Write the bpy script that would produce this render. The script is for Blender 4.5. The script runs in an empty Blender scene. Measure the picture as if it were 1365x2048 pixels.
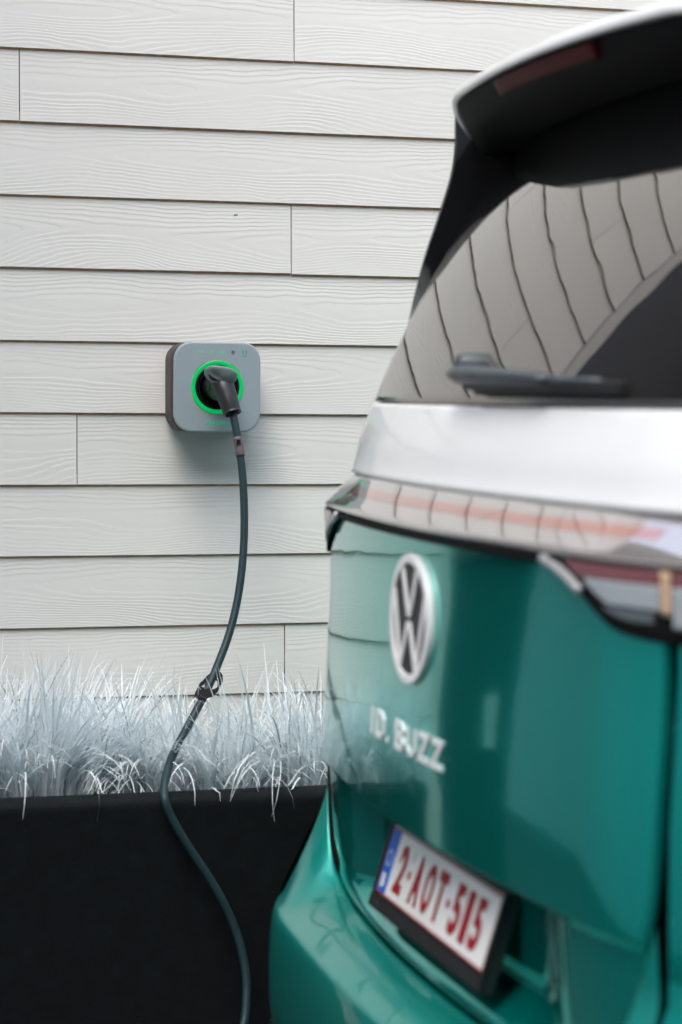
import bpy, bmesh, math, random
from mathutils import Vector, Matrix
random.seed(7)
R_ = math.radians
sc = bpy.context.scene
COL = sc.collection

# ------------------------------------------------------------------ camera
F_PX, CAM_Y, CAM_Z = 4384.97, -4.8712, 1.40
c_r = Vector((0.96381729, -0.26640503, 0.00919743))
c_u = Vector((0.00569416, 0.05507196, 0.99846615))
c_w = Vector((0.26650292, 0.96228657, -0.05459626))
cam_d = bpy.data.cameras.new('camera')
cam = bpy.data.objects.new('camera', cam_d); COL.objects.link(cam); sc.camera = cam
M = Matrix((c_r, c_u, -c_w)).transposed().to_4x4()
M.translation = Vector((0, CAM_Y, CAM_Z)); cam.matrix_world = M
cam_d.sensor_fit = 'VERTICAL'; cam_d.sensor_height = 36.0; cam_d.lens = F_PX / 2048 * 36.0
cam_d.clip_start = 0.05; cam_d.clip_end = 2000
cam_d.dof.use_dof = True; cam_d.dof.focus_distance = 4.92; cam_d.dof.aperture_fstop = 2.9

# ------------------------------------------------------------------ sky, sun, exposure (overcast)
SUN_EL, SUN_AZ = 60, 218        # azimuth measured from +Y clockwise
wd = bpy.data.worlds.new('World'); sc.world = wd; wd.use_nodes = True
nt = wd.node_tree; nt.nodes.clear()
sky = nt.nodes.new('ShaderNodeTexSky'); sky.sky_type = 'NISHITA'; sky.sun_disc = False
sky.sun_elevation = R_(SUN_EL); sky.sun_rotation = R_(SUN_AZ); sky.dust_density = 3.0; sky.air_density = 1.0
hs = nt.nodes.new('ShaderNodeHueSaturation'); hs.inputs['Saturation'].default_value = 0.65
bg = nt.nodes.new('ShaderNodeBackground'); bg.inputs['Strength'].default_value = 0.15
wo = nt.nodes.new('ShaderNodeOutputWorld')
nt.links.new(sky.outputs[0], hs.inputs['Color']); nt.links.new(hs.outputs[0], bg.inputs[0]); nt.links.new(bg.outputs[0], wo.inputs[0])
sun_d = bpy.data.lights.new('sun', 'SUN'); sun_d.energy = 0.5; sun_d.angle = R_(50); sun_d.color = (1, .99, .975)
sun = bpy.data.objects.new('sun', sun_d); COL.objects.link(sun)
sdir = Vector((math.sin(R_(SUN_AZ)) * math.cos(R_(SUN_EL)), math.cos(R_(SUN_AZ)) * math.cos(R_(SUN_EL)), math.sin(R_(SUN_EL))))
sun.rotation_euler = sdir.to_track_quat('Z', 'Y').to_euler()
sc.view_settings.view_transform = 'Standard'; sc.view_settings.look = 'None'
sc.view_settings.gamma = 1.0; sc.view_settings.use_curve_mapping = False
sc.view_settings.exposure = 1.64
sc.cycles.max_bounces = 10; sc.cycles.diffuse_bounces = 7; sc.cycles.use_denoising = True

# ------------------------------------------------------------------ helpers
def pix(px, py, y):
    """the point of the plane Y = y that the photograph shows at pixel (px, py)"""
    d = c_w + c_r * ((px - 682.5) / F_PX) - c_u * ((py - 1024) / F_PX)
    t = (y - CAM_Y) / d.y
    return Vector((0, CAM_Y, CAM_Z)) + d * t

def tag(o, label=None, cat=None, group=None, kind=None):
    if label: o['label'] = label
    if cat: o['category'] = cat
    if group: o['group'] = group
    if kind: o['kind'] = kind
    return o

def empty(name, loc=(0, 0, 0)):
    o = bpy.data.objects.new(name, None); COL.objects.link(o); o.location = loc; o.empty_display_size = .1
    return o

def link(name, me, parent=None, loc=None):
    o = bpy.data.objects.new(name, me); COL.objects.link(o)
    if parent is not None:
        o.parent = parent
    if loc is not None: o.location = loc
    return o

def wloc(o):
    v = Vector((0, 0, 0))
    while o is not None:
        v += o.location; o = o.parent
    return v

def finish(name, bm, mats, parent=None, smooth=False, solid=0.0, recalc=True):
    """vertices are in world space; shifted to the parent's origin"""
    if recalc: bmesh.ops.recalc_face_normals(bm, faces=bm.faces[:])
    me = bpy.data.meshes.new(name)
    if parent is not None:
        bmesh.ops.translate(bm, verts=bm.verts[:], vec=-wloc(parent))
    bm.to_mesh(me); bm.free()
    for m in (mats if isinstance(mats, (list, tuple)) else [mats]): me.materials.append(m)
    if smooth:
        for p in me.polygons: p.use_smooth = True
    o = link(name, me, parent)
    if solid:
        md = o.modifiers.new('thickness', 'SOLIDIFY'); md.thickness = abs(solid); md.offset = -1 if solid > 0 else 1
    return o

def box(bm, a, b, mat=0, bevel=0):
    x0, y0, z0 = a; x1, y1, z1 = b
    vs = [bm.verts.new(p) for p in ((x0,y0,z0),(x1,y0,z0),(x1,y1,z0),(x0,y1,z0),(x0,y0,z1),(x1,y0,z1),(x1,y1,z1),(x0,y1,z1))]
    fs = [bm.faces.new([vs[i] for i in q]) for q in ((0,3,2,1),(4,5,6,7),(0,1,5,4),(1,2,6,5),(2,3,7,6),(3,0,4,7))]
    for f in fs: f.material_index = mat
    if bevel:
        es = list({e for f in fs for e in f.edges})
        bmesh.ops.bevel(bm, geom=es, offset=bevel, segments=2, affect='EDGES', profile=.5)

def grid(bm, rows, closed=False, mat=0):
    vv = [[bm.verts.new(p) for p in r] for r in rows]
    for i in range(len(vv) - 1):
        n = len(vv[i])
        for j in range(n if closed else n - 1):
            k = (j + 1) % n
            f = bm.faces.new((vv[i][j], vv[i][k], vv[i+1][k], vv[i+1][j])); f.material_index = mat
    return vv

def catmull(pts, n=8):
    out = []
    P = [Vector(p) for p in pts]; P = [P[0]*2 - P[1]] + P + [P[-1]*2 - P[-2]]
    for i in range(1, len(P) - 2):
        for k in range(n):
            t = k / n; a, b, c, d = P[i-1:i+3]
            out.append(.5*((2*b) + (c-a)*t + (2*a-5*b+4*c-d)*t*t + (3*b-a-3*c+d)*t**3))
    out.append(P[-2]); return out

def tube(bm, pts, rad, seg=14, caps=True, flat=None):
    """rad: number or list of (ra, rb)"""
    n = len(pts); rings = []; up = Vector((0, 0, 1))
    prev = None
    for i, p in enumerate(pts):
        t = (pts[min(i+1, n-1)] - pts[max(i-1, 0)]).normalized()
        if prev is None:
            a = t.cross(up)
            if a.length < .05: a = t.cross(Vector((1, 0, 0)))
            a.normalize()
        else:
            a = (prev - t * prev.dot(t)).normalized()
        prev = a; b = a.cross(t).normalized()
        r = rad[i] if isinstance(rad, (list, tuple)) else rad
        ra, rb = r if isinstance(r, (list, tuple)) else (r, r)
        rings.append([p + a * (ra * math.cos(2*math.pi*k/seg)) + b * (rb * math.sin(2*math.pi*k/seg)) for k in range(seg)])
    vv = grid(bm, rings, closed=True)
    if caps:
        bm.faces.new(vv[0]); bm.faces.new(vv[-1][::-1])

def lathe(bm, prof, origin, axis, seg=40, cap=False):
    """prof: (radius, distance along axis)"""
    ax = Vector(axis).normalized(); a = ax.orthogonal().normalized(); b = ax.cross(a)
    o = Vector(origin)
    rings = [[o + ax*h + (a*math.cos(2*math.pi*k/seg) + b*math.sin(2*math.pi*k/seg))*r for k in range(seg)] for r, h in prof]
    vv = grid(bm, rings, closed=True)
    if cap: bm.faces.new(vv[-1])
    return vv

def stroke(bm, pts, w, fn, d0, d1):
    """mitred polyline of width w in (u,v); fn(u,v,depth) -> world point; solid between depths d0 and d1"""
    n = len(pts); L = []; Rr = []
    for i in range(n):
        p = Vector(pts[i])
        d_in = (p - Vector(pts[i-1])).normalized() if i else None
        d_out = (Vector(pts[i+1]) - p).normalized() if i < n-1 else None
        if d_in is None: d_in = d_out
        if d_out is None: d_out = d_in
        n1 = Vector((-d_in.y, d_in.x)); n2 = Vector((-d_out.y, d_out.x))
        m = (n1 + n2).normalized(); k = w/2 / max(.25, m.dot(n1))
        L.append(p + m*k); Rr.append(p - m*k)
    for i in range(n-1):
        q = [L[i], L[i+1], Rr[i+1], Rr[i]]
        top = [bm.verts.new(fn(c.x, c.y, d1)) for c in q]; bot = [bm.verts.new(fn(c.x, c.y, d0)) for c in q]
        bm.faces.new(top)
        for a in range(4):
            if (a == 1 and i < n-2) or (a == 3 and i > 0): continue
            b = (a+1) % 4; bm.faces.new((top[a], bot[a], bot[b], top[b]))
    bmesh.ops.remove_doubles(bm, verts=bm.verts[:], dist=1e-6)

def text_mesh(s, size, extrude, offset=0.0, sx=1.0):
    """flat letters as a bmesh in the (x, y) plane, thickness along z, centred"""
    cu = bpy.data.curves.new('t', 'FONT'); cu.body = s; cu.size = size; cu.extrude = extrude; cu.offset = offset
    cu.resolution_u = 4
    ob = bpy.data.objects.new('t', cu); COL.objects.link(ob)
    dg = bpy.context.evaluated_depsgraph_get(); dg.update()
    me = bpy.data.meshes.new_from_object(ob.evaluated_get(dg))
    bpy.data.objects.remove(ob); bpy.data.curves.remove(cu)
    bm = bmesh.new(); bm.from_mesh(me); bpy.data.meshes.remove(me)
    xs = [v.co.x for v in bm.verts]; ys = [v.co.y for v in bm.verts]
    for v in bm.verts:
        v.co.x = (v.co.x - (min(xs)+max(xs))/2) * sx; v.co.y -= (min(ys)+max(ys))/2
    return bm, (max(xs)-min(xs))*sx, max(ys)-min(ys)

# ------------------------------------------------------------------ materials
class NT:
    def __init__(s, name):
        s.m = bpy.data.materials.new(name); s.m.use_nodes = True; s.t = s.m.node_tree
        s.b = s.t.nodes['Principled BSDF']
    def n(s, typ, **kw):
        nd = s.t.nodes.new('ShaderNode' + typ)
        for k, v in kw.items(): setattr(nd, k, v)
        return nd
    def l(s, a, b): s.t.links.new(a, b)
    def math(s, op, a, b=None, c=None):
        nd = s.n('Math', operation=op)
        for i, v in enumerate((a, b, c)):
            if v is None: continue
            if isinstance(v, (int, float)): nd.inputs[i].default_value = v
            else: s.l(v, nd.inputs[i])
        return nd.outputs[0]
    def noise(s, vec, scale, detail=2, rough=.5, dim='3D'):
        nd = s.n('TexNoise', noise_dimensions=dim); nd.inputs['Scale'].default_value = scale
        nd.inputs['Detail'].default_value = detail; nd.inputs['Roughness'].default_value = rough
        if vec is not None: s.l(vec, nd.inputs['Vector'])
        return nd.outputs['Fac']
    def ramp(s, fac, stops):
        nd = s.n('ValToRGB'); e = nd.color_ramp.elements
        while len(e) < len(stops): e.new(.5)
        for el, (p, c) in zip(e, stops): el.position = p; el.color = (*c, 1)
        s.l(fac, nd.inputs[0]); return nd.outputs[0]
    def obj(s): return s.n('TexCoord').outputs['Object']
    def maprange(s, v, a, b, c, d):
        nd = s.n('MapRange'); s.l(v, nd.inputs[0])
        for i, x in enumerate((a, b, c, d)): nd.inputs[i+1].default_value = x
        return nd.outputs[0]
    def bump(s, h, strength, dist):
        nd = s.n('Bump'); nd.inputs['Strength'].default_value = strength; nd.inputs['Distance'].default_value = dist
        s.l(h, nd.inputs['Height']); s.l(nd.outputs[0], s.b.inputs['Normal']); return nd

def plain(name, col, rough=.5, metal=0, ior=1.45, bump=None, var=0, coat=0, coat_rough=.03, emit=None, estr=0, spec=.5):
    k = NT(name); k.b.inputs['Specular IOR Level'].default_value = spec; k.b.inputs['Base Color'].default_value = (*col, 1); k.b.inputs['Roughness'].default_value = rough
    k.b.inputs['Metallic'].default_value = metal; k.b.inputs['IOR'].default_value = ior
    k.b.inputs['Coat Weight'].default_value = coat; k.b.inputs['Coat Roughness'].default_value = coat_rough
    if var:
        f = k.noise(k.obj(), 35, 4)
        k.l(k.ramp(f, [(.3, tuple(c*(1-var) for c in col)), (.7, tuple(min(1, c*(1+var)) for c in col))]), k.b.inputs['Base Color'])
    if bump:
        k.bump(k.noise(k.obj(), bump[0], 3), bump[1], bump[2])
    if emit:
        k.b.inputs['Emission Color'].default_value = (*emit, 1); k.b.inputs['Emission Strength'].default_value = estr
    return k.m

def mat_siding():
    k = NT('painted_woodgrain_siding')
    tc = k.obj(); rnd = k.n('ObjectInfo').outputs['Random']
    sp = k.n('SeparateXYZ'); k.l(tc, sp.inputs[0]); x, z = sp.outputs['X'], sp.outputs['Z']
    off = k.math('MULTIPLY', rnd, 37.0)
    xx = k.math('ADD', x, off)
    def vec(a, b, sa, sb, w):
        c = k.n('CombineXYZ'); k.l(k.math('MULTIPLY', a, sa), c.inputs[0]); k.l(k.math('MULTIPLY', b, sb), c.inputs[1]); 
        k.l(k.math('ADD', off, w), c.inputs[2]); return c.outputs[0]
    n1 = k.math('SUBTRACT', k.noise(vec(xx, z, 1.5, 5.0, 0), 1, 1), .5)
    n2 = k.math('SUBTRACT', k.noise(vec(xx, z, 7.0, 12.0, 5), 1, 2), .5)
    n3 = k.math('SUBTRACT', k.noise(vec(xx, z, 30, 60.0, 9), 1, 2), .5)
    # flat-sawn grain: rings around a wandering heart line
    zc = k.math('ADD', k.math('MULTIPLY', n1, .06), .088)
    d = k.math('ADD', k.math('SUBTRACT', z, zc), k.math('MULTIPLY', n2, .022))
    q = k.math('SQRT', k.math('ADD', k.math('MULTIPLY', d, d), .0011))
    g = k.math('ADD', q, k.math('MULTIPLY', n1, .105))
    g = k.math('ADD', g, k.math('MULTIPLY', n3, .0016))
    fr = k.math('FRACT', k.math('MULTIPLY', g, 138.0))
    cur = k.n('FloatCurve'); c = cur.mapping.curves[0]
    c.points[0].location = (0, 0); c.points[1].location = (1, 0); c.points.new(.26, 1.0); c.points.new(.60, .42)
    cur.mapping.update(); k.l(fr, cur.inputs['Value'])
    # depth of the relief varies along the board
    amp = k.maprange(k.noise(vec(xx, z, 3.0, 14.0, 21), 1, 2), .35, .65, .25, 1.0)
    h = k.math('MULTIPLY', cur.outputs[0], amp)
    fine = k.noise(vec(xx, z, 60, 520, 3), 1, 2)
    h = k.math('ADD', h, k.math('MULTIPLY', fine, .16))
    k.bump(h, 1.0, .00034)
    t = k.noise(vec(xx, z, 2.2, 5, 40), 1, 4)
    k.ramp(t, [(.3, (.765, .775, .732)), (.7, (.81, .82, .776))])
    col = k.t.nodes[-1].outputs[0]
    wn = k.n('TexWhiteNoise', noise_dimensions='1D'); k.l(rnd, wn.inputs['W'])
    tone = k.maprange(wn.outputs['Value'], 0, 1, .955, 1.0)
    spk = k.maprange(k.noise(vec(xx, z, 70, 70, 60), 1, 3, .7), .76, .80, 1.0, .62)
    mm = k.n('Mix', data_type='RGBA', blend_type='MULTIPLY'); mm.inputs[0].default_value = 1
    cc = k.n('CombineColor'); tt = k.math('MULTIPLY', tone, spk)
    for q_ in range(3): k.l(tt, cc.inputs[q_])
    k.l(col, mm.inputs[6]); k.l(cc.outputs[0], mm.inputs[7]); k.l(mm.outputs[2], k.b.inputs['Base Color'])
    k.b.inputs['Roughness'].default_value = .55; k.b.inputs['Specular IOR Level'].default_value = .35
    return k.m

def mat_paint(name, col, coat_ior=1.29, flake=.80, rough=.09):
    k = NT(name)
    k.b.inputs['Base Color'].default_value = (*col, 1)
    k.b.inputs['Metallic'].default_value = flake; k.b.inputs['Roughness'].default_value = rough if flake else .4
    k.b.inputs['Coat Weight'].default_value = 1.0; k.b.inputs['Coat IOR'].default_value = coat_ior
    k.l(k.maprange(k.noise(k.obj(), 6, 6, .65), .42, .72, .012, .075), k.b.inputs['Coat Roughness'])
    # faint orange peel and pressing waviness in the clear coat
    h = k.noise(k.obj(), 9, 1)
    bp = k.n('Bump'); bp.inputs['Strength'].default_value = .25; bp.inputs['Distance'].default_value = .004
    k.l(h, bp.inputs['Height']); k.l(bp.outputs[0], k.b.inputs['Coat Normal'])
    return k.m

def mat_glass(name, col, ior=2.6, wav=.3):
    k = NT(name); k.b.inputs['Base Color'].default_value = (*col, 1); k.b.inputs['Roughness'].default_value = .02
    k.b.inputs['IOR'].default_value = ior; k.b.inputs['Specular Tint'].default_value = (1, .90, .82, 1)
    k.b.inputs['Coat Weight'].default_value = .6; k.b.inputs['Coat IOR'].default_value = 1.6; k.b.inputs['Coat Roughness'].default_value = .01
    k.bump(k.noise(k.obj(), 7, 1), wav, .004)
    return k.m

def mat_lens(name, col, metal):
    k = NT(name); k.b.inputs['Base Color'].default_value = (*col, 1); k.b.inputs['Roughness'].default_value = .05
    k.b.inputs['Metallic'].default_value = metal
    k.b.inputs['Coat Weight'].default_value = 1; k.b.inputs['Coat IOR'].default_value = 1.6; k.b.inputs['Coat Roughness'].default_value = .02
    k.bump(k.noise(k.obj(), 7, 1), .12, .004)
    # faint ribs of the light guides under the cover
    sp = k.n('SeparateXYZ'); k.l(k.obj(), sp.inputs[0])
    w = k.math('FRACT', k.math('MULTIPLY', sp.outputs['Y'], 40.0))
    mx = k.n('MixRGB'); mx.inputs[1].default_value = (*[c*.82 for c in col], 1); mx.inputs[2].default_value = (*col, 1)
    k.l(k.maprange(w, .06, .10, 0, 1), mx.inputs[0]); k.l(mx.outputs[0], k.b.inputs['Base Color'])
    return k.m
MT = dict(
    siding=mat_siding(),
    raw=plain('raw_board_edge', (.48, .31, .16), .9, var=.2),
    back=plain('dark_backing', (.02, .02, .02), .9),
    trim=plain('painted_trim', (.66, .65, .62), .55, bump=(60, .2, .001)),
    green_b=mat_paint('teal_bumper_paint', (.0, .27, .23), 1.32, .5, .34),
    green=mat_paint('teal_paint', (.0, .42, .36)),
    white=mat_paint('white_paint', (.78, .80, .81), 1.3, 0),
    glass=mat_glass('tinted_glass', (.010, .011, .012), 3.2, .16),
    lens=mat_lens('lamp_lens', (.60, .56, .54), .72),
    lens_bar=mat_lens('lamp_lens_red', (.62, .30, .25), .72),
    lens_red=plain('red_lens', (.20, .060, .070), .15, ior=1.6, coat=1),
    lens_glow=plain('red_light_bar', (.65, .09, .05), .25, ior=1.6, coat=1),
    lens_clear=plain('grey_lens', (.36, .41, .43), .12, ior=1.7, coat=1),
    brake=plain('brake_lens', (.075, .003, .004), .5, spec=.12),
    lens_dark=plain('smoky_lens', (.085, .105, .12), .1, ior=1.8, coat=1),
    amber=plain('amber_lens', (.60, .42, .28), .3),
    black=plain('black_plastic', (.012, .012, .013), .45, bump=(300, .1, .0005)),
    matt=plain('matt_black', (.003, .003, .0035), .7, spec=.2),
    gloss=plain('gloss_black', (.004, .0045, .005), .08, ior=1.5),
    satin=plain('satin_silver', (.50, .52, .53), .4, metal=.4),
    emb=plain('bright_white_metal', (.84, .85, .86), .35, coat=.3),
    wip=plain('wiper_grey', (.055, .070, .080), .42),
    rubber=plain('tyre_rubber', (.015, .015, .015), .8, bump=(90, .3, .002)),
    alloy=plain('alloy', (.5, .5, .5), .3, metal=.9),
    plate=plain('plate_white', (.82, .83, .82), .35, coat=.3),
    plate_red=plain('plate_red', (.33, .004, .008), .4),
    plate_blue=plain('plate_blue', (.0, .115, .55), .4),
    star=plain('plate_star', (.85, .85, .75), .4),
    cable=plain('cable_grey', (.010, .033, .040), .5, bump=(25, .15, .002), var=.12),
    sleeve=plain('cable_label', (.115, .095, .10), .6, var=.15),
    ink=plain('label_ink', (.015, .013, .014), .7),
    strap=plain('strap_black', (.006, .007, .009), .9, bump=(500, .6, .001)),
    planter=plain('anthracite_fibre', (.0034, .0058, .0072), .8, bump=(150, .7, .0018), var=.35, spec=.25),
    soil=plain('dark_soil', (.012, .010, .009), .95, bump=(60, 1, .01), var=.5),
    weed=plain('weed_leaf', (.06, .11, .03), .6, var=.3),
    hull=plain('charger_hull', (.060, .050, .048), .6, bump=(260, .35, .0008), var=.15),
    socket=plain('socket_black', (.008, .010, .016), .35),
    plug=plain('plug_black', (.017, .019, .021), .36, bump=(150, .2, .0008), var=.2),
    pad=plain('plug_pad_grey', (.185, .24, .24), .5, bump=(150, .2, .0008), var=.1),
    glow=plain('green_light_ring', (.0, .22, .05), .4, emit=(.0, .55, .12), estr=.20),
    led=plain('green_icon', (.0, .25, .10), .4, emit=(.05, .9, .35), estr=.24),
    led_dim=plain('teal_mark', (.03, .30, .19), .5, emit=(.02, .45, .25), estr=.12),
    icon_dark=plain('dark_icon', (.05, .06, .07), .5),
    asphalt=plain('asphalt', (.055, .055, .056), .9, bump=(120, .8, .006), var=.3),
    render=plain('grey_render', (.82, .84, .82), .9, bump=(120, .5, .003), var=.08),
    clad=plain('brown_cladding', (.060, .048, .042), .7, bump=(30, .3, .003), var=.2),
    brick=plain('brown_brick', (.17, .11, .085), .9, bump=(40, .5, .01), var=.2),
    bin=plain('bin_plastic', (.010, .011, .011), .5, bump=(200, .2, .001)),
    sticker=plain('bin_sticker', (.62, .64, .62), .5),
)
def mat_cover():
    k = NT('brushed_grey_cover'); f = k.noise(k.obj(), 900, 2)
    k.l(k.ramp(f, [(.35, (.275, .345, .375)), (.65, (.39, .475, .51))]), k.b.inputs['Base Color'])
    k.b.inputs['Metallic'].default_value = .12; k.b.inputs['Roughness'].default_value = .45
    k.bump(f, .15, .0005); return k.m
MT['cover'] = mat_cover()
def mat_blade():
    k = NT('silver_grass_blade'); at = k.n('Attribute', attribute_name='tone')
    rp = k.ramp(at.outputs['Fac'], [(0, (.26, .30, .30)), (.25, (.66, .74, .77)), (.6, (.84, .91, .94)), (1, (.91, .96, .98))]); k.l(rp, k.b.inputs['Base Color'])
    k.b.inputs['Roughness'].default_value = .5
    tr = k.n('BsdfTranslucent'); k.l(rp, tr.inputs[0]); mx = k.n('MixShader'); mx.inputs[0].default_value = .3
    out = k.t.nodes['Material Output']
    k.l(k.b.outputs[0], mx.inputs[1]); k.l(tr.outputs[0], mx.inputs[2]); k.l(mx.outputs[0], out.inputs[0])
    return k.m
MT['blade'] = mat_blade()

# ------------------------------------------------------------------ ground
bm = bmesh.new()
grid(bm, [[(-400, -400, 0), (400, -400, 0)], [(-400, 400, 0), (400, 400, 0)]])
o = finish('ground', bm, MT['asphalt']); tag(o, 'dark asphalt driveway under the van and planter', 'ground', kind='structure')

# ------------------------------------------------------------------ clad house: lap siding board by board
EXP, Z0, XL, XR = .16, 2.1444, .24, 6.6
house = empty('clad_house', (XL, 0, 0))
tag(house, 'house clad in pale woodgrain lap siding behind the charger and van', 'house')
def board(x0, x1, zb, dz, dy):
    """one lap board; local origin at the bottom left front corner, top leaning back under the next board"""
    bm = bmesh.new(); L = x1 - x0; H = .186; T = .0085
    prof = [(.0046, 0, 0), (0, .0046, 0), (.0070, H, 0), (.0070 + T*.6, H, 0), (T + .002, 0.0, 0)]   # (y, z)
    a = [bm.verts.new((0, y, z)) for y, z, _ in prof]; b = [bm.verts.new((L, y, z)) for y, z, _ in prof]
    n = len(prof)
    for i in range(n):
        j = (i+1) % n; f = bm.faces.new((a[i], a[j], b[j], b[i])); f.material_index = 1 if i in (0, 4) else 0
    f = bm.faces.new(a); f.material_index = 1; f = bm.faces.new(b[::-1]); f.material_index = 1
    bmesh.ops.recalc_face_normals(bm, faces=bm.faces[:])
    me = bpy.data.meshes.new('siding_board'); bm.to_mesh(me); bm.free()
    me.materials.append(MT['siding']); me.materials.append(MT['raw'])
    o = link('siding_board', me, house, (x0 - XL, dy, zb + dz)); return o
joints = {0: [1.229], 1: [.608], 3: [1.2262], 6: [.737], 9: [1.2185], 2: [3.1], 4: [2.6], 5: [3.4], 7: [2.9], 8: [3.6]}
rj = random.Random(11)
for i in range(-26, 14):
    zb = Z0 - EXP*i
    js = joints.get(i) or [rj.uniform(.6, 3.6)]
    xs = [XL]
    for j in js: xs.append(j)
    while xs[-1] < XR - 3.7: xs.append(xs[-1] + 3.6)
    xs.append(XR)
    for q in range(len(xs)-1):
        dz = rj.uniform(-.0006, .0006)
        if i == 3: dz = .0007 if q == 0 else -.0010
        board(xs[q] + (.0011 if q else 0), xs[q+1] - (.0011 if q < len(xs)-2 else 0), zb, dz, rj.uniform(0, .0012))
WTOP = Z0 + EXP*27
bm = bmesh.new(); box(bm, (XL + .004, .026, 0), (XR, 3.2, WTOP)); finish('wall_core', bm, MT['back'], house)
bm = bmesh.new(); box(bm, (XL - .07, -.014, 0), (XL - .002, .075, WTOP), bevel=.003); finish('corner_trim', bm, MT['trim'], house)
bm = bmesh.new(); box(bm, (XL - .06, .077, 0), (XL + .003, 3.2, WTOP)); finish('gable_wall', bm, MT['trim'], house)
bm = bmesh.new(); box(bm, (XL - .35, -.35, WTOP + .002), (XR + .3, 3.6, WTOP + .22)); finish('roof', bm, MT['clad'], house)

# ------------------------------------------------------------------ neighbour across the passage, wheelie bin (seen mirrored in the tailgate)
nh = empty('neighbour_house', (-1.45, -2.3, 0)); tag(nh, 'grey rendered neighbouring house with dark brown upper cladding, mirrored in the van tailgate', 'house')
bm = bmesh.new(); box(bm, (-7, -2.3, 0), (-1.45, 5.0, 2.7)); finish('rendered_wall', bm, MT['render'], nh)
bm = bmesh.new(); box(bm, (-7.02, -2.33, 2.702), (-1.42, 5.03, 6.2)); finish('brown_cladding', bm, MT['clad'], nh)
bm = bmesh.new(); box(bm, (-7.3, -2.6, 6.203), (-1.15, 5.3, 6.45)); finish('roof', bm, MT['clad'], nh)

oh = empty('unseen_brick_house', (0, -8.2, 0)); tag(oh, 'unseen brown brick house added across the street to shade the lower clad wall', 'house')  # out-of-view house added to block low sky, so the siding darkens downwards
bm = bmesh.new(); box(bm, (-13, -15, 0), (13, -8.2, 7.8)); finish('brick_wall', bm, MT['brick'], oh)
bm = bmesh.new(); box(bm, (-13.3, -15.3, 7.803), (13.3, -7.9, 8.05)); finish('roof', bm, MT['clad'], oh)
for k in range(5):
    for zz in (.95, 4.2):
        x = -9.6 + 4.4*k
        bm = bmesh.new(); box(bm, (x, -8.22, zz), (x + 1.5, -8.16, zz + 1.45)); w_ = finish('window', bm, MT['trim'], oh)
        bm = bmesh.new(); box(bm, (x + .08, -8.20, zz + .08), (x + 1.42, -8.153, zz + 1.37)); finish('pane', bm, MT['gloss'], w_)

bn = empty('wheelie_bin', (-.10, .36, 0)); tag(bn, 'black wheelie bin with a white sticker, mirrored in the van tailgate', 'bin')
bm = bmesh.new()
rows = []
for z, hw, yf, yb in ((.06, .21, .12, .56), (.5, .245, .09, .62), (.98, .275, .06, .66)):
    rows.append([(-.10 + sx*hw, y, z) for sx, y in ((-1, yf), (1, yf), (1, yb), (-1, yb))])
vv = grid(bm, rows, closed=True); bm.faces.new(vv[0])
finish('bin_body', bm, MT['bin'], bn)
bm = bmesh.new(); box(bm, (-.395, .03, .982), (.195, .69, 1.03), bevel=.015)
tube(bm, [Vector((-.38, .72, 1.0)), Vector((.18, .72, 1.0))], .018)
finish('bin_lid', bm, MT['bin'], bn)
bm = bmesh.new(); box(bm, (-.245, .066, .62), (-.165, .085, .775)); o = finish('sticker', bm, MT['sticker'], bn)
for sx in (-.33, .13):
    bm = bmesh.new(); lathe(bm, [(.0, -.025), (.10, -.025), (.10, .025), (.0, .025)], (sx, .63, .10), (1, 0, 0), 24)
    finish('wheel', bm, MT['rubber'], bn)

# ------------------------------------------------------------------ planter
PX0, PX1, PYF, PYB, PZ = .445, 2.05, -.553, -.030, .583
pl = empty('planter_trough', (PX0, PYF, 0)); tag(pl, 'long anthracite planter trough standing against the siding wall', 'planter')
def rrect(x0, y0, x1, y1, r, z, n=6):
    out = []
    for cxx, cyy, a0 in ((x1-r, y1-r, 0), (x0+r, y1-r, 90), (x0+r, y0+r, 180), (x1-r, y0+r, 270)):
        for k in range(n+1):
            a = R_(a0 + 90*k/n); out.append(Vector((cxx + r*math.cos(a), cyy + r*math.sin(a), z)))
    return out
bm = bmesh.new(); rows = []
tap = .03
for z, ins in ((0.0, tap), (.02, tap), (.30, tap*.5), (.555, 0.004), (.566, .003), (.574, .006), (.580, .012), (PZ, .022)):
    rows.append(rrect(PX0+ins, PYF+ins, PX1-ins, PYB-ins*.3, .03, z))
for z, ins in ((PZ, .052), (.578, .060), (.570, .063), (.48, .066)):
    rows.append(rrect(PX0+ins, PYF+ins, PX1-ins, PYB-ins*.7, .02, z))
vv = grid(bm, rows, closed=True); bm.faces.new(vv[0])
finish('trough', bm, MT['planter'], pl, smooth=True)
bm = bmesh.new(); rs = random.Random(3)
nx, ny = 60, 18
rows = [[Vector((PX0+.06 + (PX1-PX0-.12)*i/nx, PYF+.06 + (PYB-PYF-.10)*j/ny, .535 + rs.uniform(-.008, .012))) for i in range(nx+1)] for j in range(ny+1)]
grid(bm, rows); finish('soil', bm, MT['soil'], pl, smooth=True)

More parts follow.
